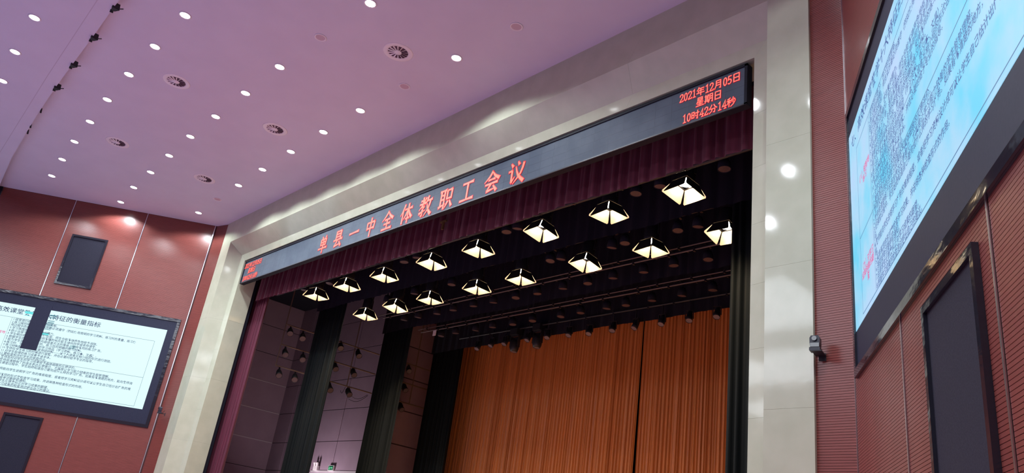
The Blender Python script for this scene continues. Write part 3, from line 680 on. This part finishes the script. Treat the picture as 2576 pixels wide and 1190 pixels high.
# unlit round lamps, glass down
PARS = ([[-6.38, 1.53], [-5.09, 1.57], [-1.71, 1.61], [-1.17, 1.59], [1.89, 1.63], [2.22, 1.63], [5.27, 1.64], [5.8, 1.64], [7.04, 1.69]],
 [[-4.85, 3.30], [-3.44, 3.22], [-1.86, 3.22], [1.6, 3.25], [1.89, 3.29], [3.31, 3.33], [3.7, 3.28], [4.99, 3.29], [5.42, 3.33]],
 [[-5.81, 4.61], [-5.13, 4.62], [-4.26, 4.65], [-3.51, 4.64], [-2.65, 4.65], [-1.88, 4.69], [-1.01, 4.68], [-0.25, 4.71], [0.62, 4.72], [1.42, 4.72], [2.19, 4.72], [3.05, 4.74], [3.87, 4.72], [4.69, 4.77]],
 [[-6.02, 6.21], [-5.28, 6.2], [-4.4, 6.25], [-3.62, 6.24], [-2.81, 6.29], [-2.0, 6.28], [-0.96, 6.32], [-0.23, 6.31], [0.65, 6.32], [1.27, 6.33], [2.08, 6.32], [2.93, 6.34], [3.78, 6.33]])
def par():
    t = empty('round_stage_lamp')
    MB().lathe([(.001, .20), (.07, .20), (.10, .12), (.112, .0), (.100, .0), (.098, .006)], 18).build('can', 'stage_black', t)
    MB().disc((0, 0, .005), .099, 20).build('glass', 'par_glass', t)
    MB().box(-.012, .012, -.012, .012, .195, .335).box(-.02, .02, -.12, .12, .315, .335).build('hanger', 'iron', t)
    return t
p0 = None
for r, row in enumerate(PARS):
    for i, (x, y) in enumerate(row):
        if p0 is None: o = p0 = par()
        else: o = copy_tree(p0)
        o.location = (x, y, 7.80); o.rotation_euler = (random.uniform(-.12, .12), random.uniform(-.12, .12), random.uniform(-.2, .2))
        tag(o, 'unlit round stage lamp, %s in %s' % (ordinal(i, len(row)), ('the front row among lit lamps', 'the second row among lit lamps', 'the front all-unlit row', 'the rear all-unlit row')[r]), 'stage lamp', 'unlit round stage lamps')
# spotlights with a yoke
def spot_can(r, L, glass, hung=False):
    t = empty('stage_spotlight')
    ca, sa = (math.cos(-.45), math.sin(-.45)) if hung else (1, 0)
    tilt = lambda x, y, z: (x, ca * y - sa * z, sa * y + ca * z)
    MB().lathe([(.001, L * .62), (r * .6, L * .6), (r * .82, L * .35), (r, -L * .1), (r, -L * .38), (r * .93, -L * .38), (r * .92, -L * .34)], 14).tf(tilt).build('can', 'iron', t)
    MB().disc((0, 0, -L * .35), r * .93, 16).tf(tilt).build('glass', glass, t)
    b = MB()
    for sg in (-1, 1): b.box(sg * r * 1.12 - .008, sg * r * 1.12 + .008, -.02, .02, -.03, r * 2.1)
    b.box(-r * 1.12, r * 1.12, -.02, .02, r * 2.1 - .008, r * 2.1 + .008)
    if hung: b.box(-.015, .015, -.015, .015, r * 2.1, .43)
    b.build('yoke', 'iron', t)
    return t
ROW3 = [[-5.22, 7.61], [-4.57, 7.64], [-3.96, 7.63], [-3.52, 7.43], [-2.97, 7.64], [-2.57, 7.46], [-2.18, 7.63], [-1.33, 7.6], [-0.59, 7.56], [0.23, 7.55], [0.99, 7.53], [1.82, 7.53], [2.63, 7.52], [3.4, 7.51]]
small, big = None, None
for i, (x, z) in enumerate(ROW3):
    lb = 'dark spotlight hanging before the golden curtain, %s in its row' % ordinal(i, len(ROW3))
    if i in (3, 5):
        if big is None:
            t = big = empty('moving_head')
            MB().lathe([(.001, .17), (.10, .16), (.135, .08), (.135, -.10), (.10, -.20), (.09, -.20), (.085, -.19)], 14).build('head', 'iron', t)
            MB().disc((0, 0, -.192), .086, 14).build('glass', 'par_glass_dim', t)
            MB().box(-.17, -.145, -.05, .05, -.06, .30).box(.145, .17, -.05, .05, -.06, .30).box(-.17, .17, -.05, .05, .27, .31).build('arm', 'iron', t)
            MB().box(-.15, .15, -.12, .12, .31, .50).build('base', 'iron', t)
        else: t = copy_tree(big)
        t.location = (x, 7.1, z + .06); tag(t, 'large dark moving head before the golden curtain, %s of the two' % ('left' if i == 3 else 'right'), 'spotlight', 'dark spots before the golden curtain')
        continue
    if small is None: t = small = spot_can(.085, .30, 'par_glass_dim', True)
    else: t = copy_tree(small)
    t.location = (x, 7.1, z + .03); t.rotation_euler = (0, 0, random.uniform(-.5, .5)); tag(t, lb, 'spotlight', 'dark spots before the golden curtain')
# side ladders in the wings
def ladder(y0, y1, yv, zs, label):
    t = tag(empty('lighting_ladder', (-8.6, (y0 + y1) / 2, zs[2])), label, 'ladder', 'lighting ladders in the left wing')
    yc = (y0 + y1) / 2
    for z in zs: MB().tube((0, y0 - yc, z - zs[2]), (0, y1 - yc, z - zs[2]), .022, 8).build('rung_pipe', 'brown_pipe', t)
    for yy in yv: MB().tube((.0, yy - yc, 0), (0, yy - yc, 10.2 - zs[2]), .016, 8).build('upright_pipe', 'brown_pipe', t)
    return t
ladder(2.28, 3.9, (2.29, 3.6), (7.32, 6.69, 6.04), 'pipe ladder with six spotlights in the front opening of the left wing')
ladder(4.0, 5.75, (4.8,), (7.32, 6.66, 6.03), 'pipe ladder with spotlights in the middle opening of the left wing')
ladder(6.75, 7.9, (7.28,), (7.34, 6.68, 6.04), 'pipe ladder with spotlights in the rear opening of the left wing')
sp = None
for lad, nm in (([[2.47, 7.09], [2.91, 7.06], [2.48, 6.43], [3.08, 6.44], [2.45, 5.79], [2.98, 5.8]], 'front'), ([[4.96, 7.08], [4.93, 6.45], [4.91, 5.81], [4.27, 7.14], [4.24, 6.46], [4.22, 5.78]], 'middle'), ([[7.0, 7.11], [6.98, 6.46], [6.97, 5.81]], 'rear')):
    for i, (y, z) in enumerate(lad):
        if sp is None:
            sp = spot_can(.095, .30, 'par_glass_dim'); t = sp
        else: t = copy_tree(sp)
        t.location = (-8.58, y, z + .03); t.rotation_euler = (.15, -.85, -.35 + random.uniform(-.2, .2))
        pos = [('left on the top rung', 'right on the top rung', 'left on the middle rung', 'right on the middle rung', 'left on the bottom rung', 'right on the bottom rung'), ('on the top rung', 'on the middle rung', 'on the bottom rung', 'half behind the leg at the top rung', 'half behind the leg at the middle rung', 'half behind the leg at the bottom rung'), ('on the top rung', 'on the middle rung', 'on the bottom rung')][('front', 'middle', 'rear').index(nm)][i]
        tag(t, 'black side spotlight, %s of the %s ladder' % (pos, nm), 'spotlight', 'side spotlights on the ladders')
for k_, (a, c) in enumerate( (((4.95, 5.8), (5.6, 5.95)), ((4.95, 5.66), (5.62, 5.93)), ((4.6, 5.85), (4.75, 6.0)))):
    pts = [(-8.58, a[0] + (c[0] - a[0]) * k / 6, a[1] + (c[1] - a[1]) * k / 6 - .14 * math.sin(PI * k / 6)) for k in range(7)]
    tag(MB().path(pts, .007, 5).build('lamp_cable', 'iron'), ('thin black cable looping from the bottom lamp of the middle ladder', 'lower thin black cable looping below the middle ladder', 'short thin black cable left of the middle ladder lamp')[k_], 'cable', 'lamp cables')
# things on the wing wall
t = tag(empty('exit_sign', (-11.46, 6.56, 3.79)), 'small green running-man exit sign above the wing door', 'sign')
MB().box(-.17, .17, -.03, .03, -.09, .09).build('case', 'white_paint', t)
face = MB().box(-.15, .15, -.034, -.03, -.075, .075).build('face', 'exit_green', t)
b = MB()
for q in ((-.10, -.07, .02, .05), (-.11, -.05, -.02, .015), (-.12, -.09, -.06, -.02), (-.06, -.03, -.06, -.015), (-.02, .02, -.01, .03), (.04, .11, .0, .03), (.05, .08, -.06, .0)): b.box(q[0], q[1], -.036, -.034, q[2], q[3])
b.build('pictogram', 'exit_mark', face)
t = tag(empty('emergency_light', (-12.45, 6.52, 3.80)), 'white twin-head emergency light on the wing wall', 'light')
MB().box(-.14, .14, -.03, .05, -.10, .06).build('case', 'white_paint', t)
for sg in (-1, 1): MB().tube((sg * .08, 0, .06), (sg * .08, -.03, .17), .045, 10, r2=.055).build('lamp_head', 'white_paint', t)
# small brass pieces by the valance
t = tag(empty('valance_bracket', (.60, .92, 8.0)), 'dull brass T bracket at the middle of the valance', 'bracket')
MB().box(-.10, .10, -.02, .02, .04, .075).build('bar', 'brass', t); MB().box(-.028, .028, -.02, .02, -.13, .04).build('stem', 'brass', t)
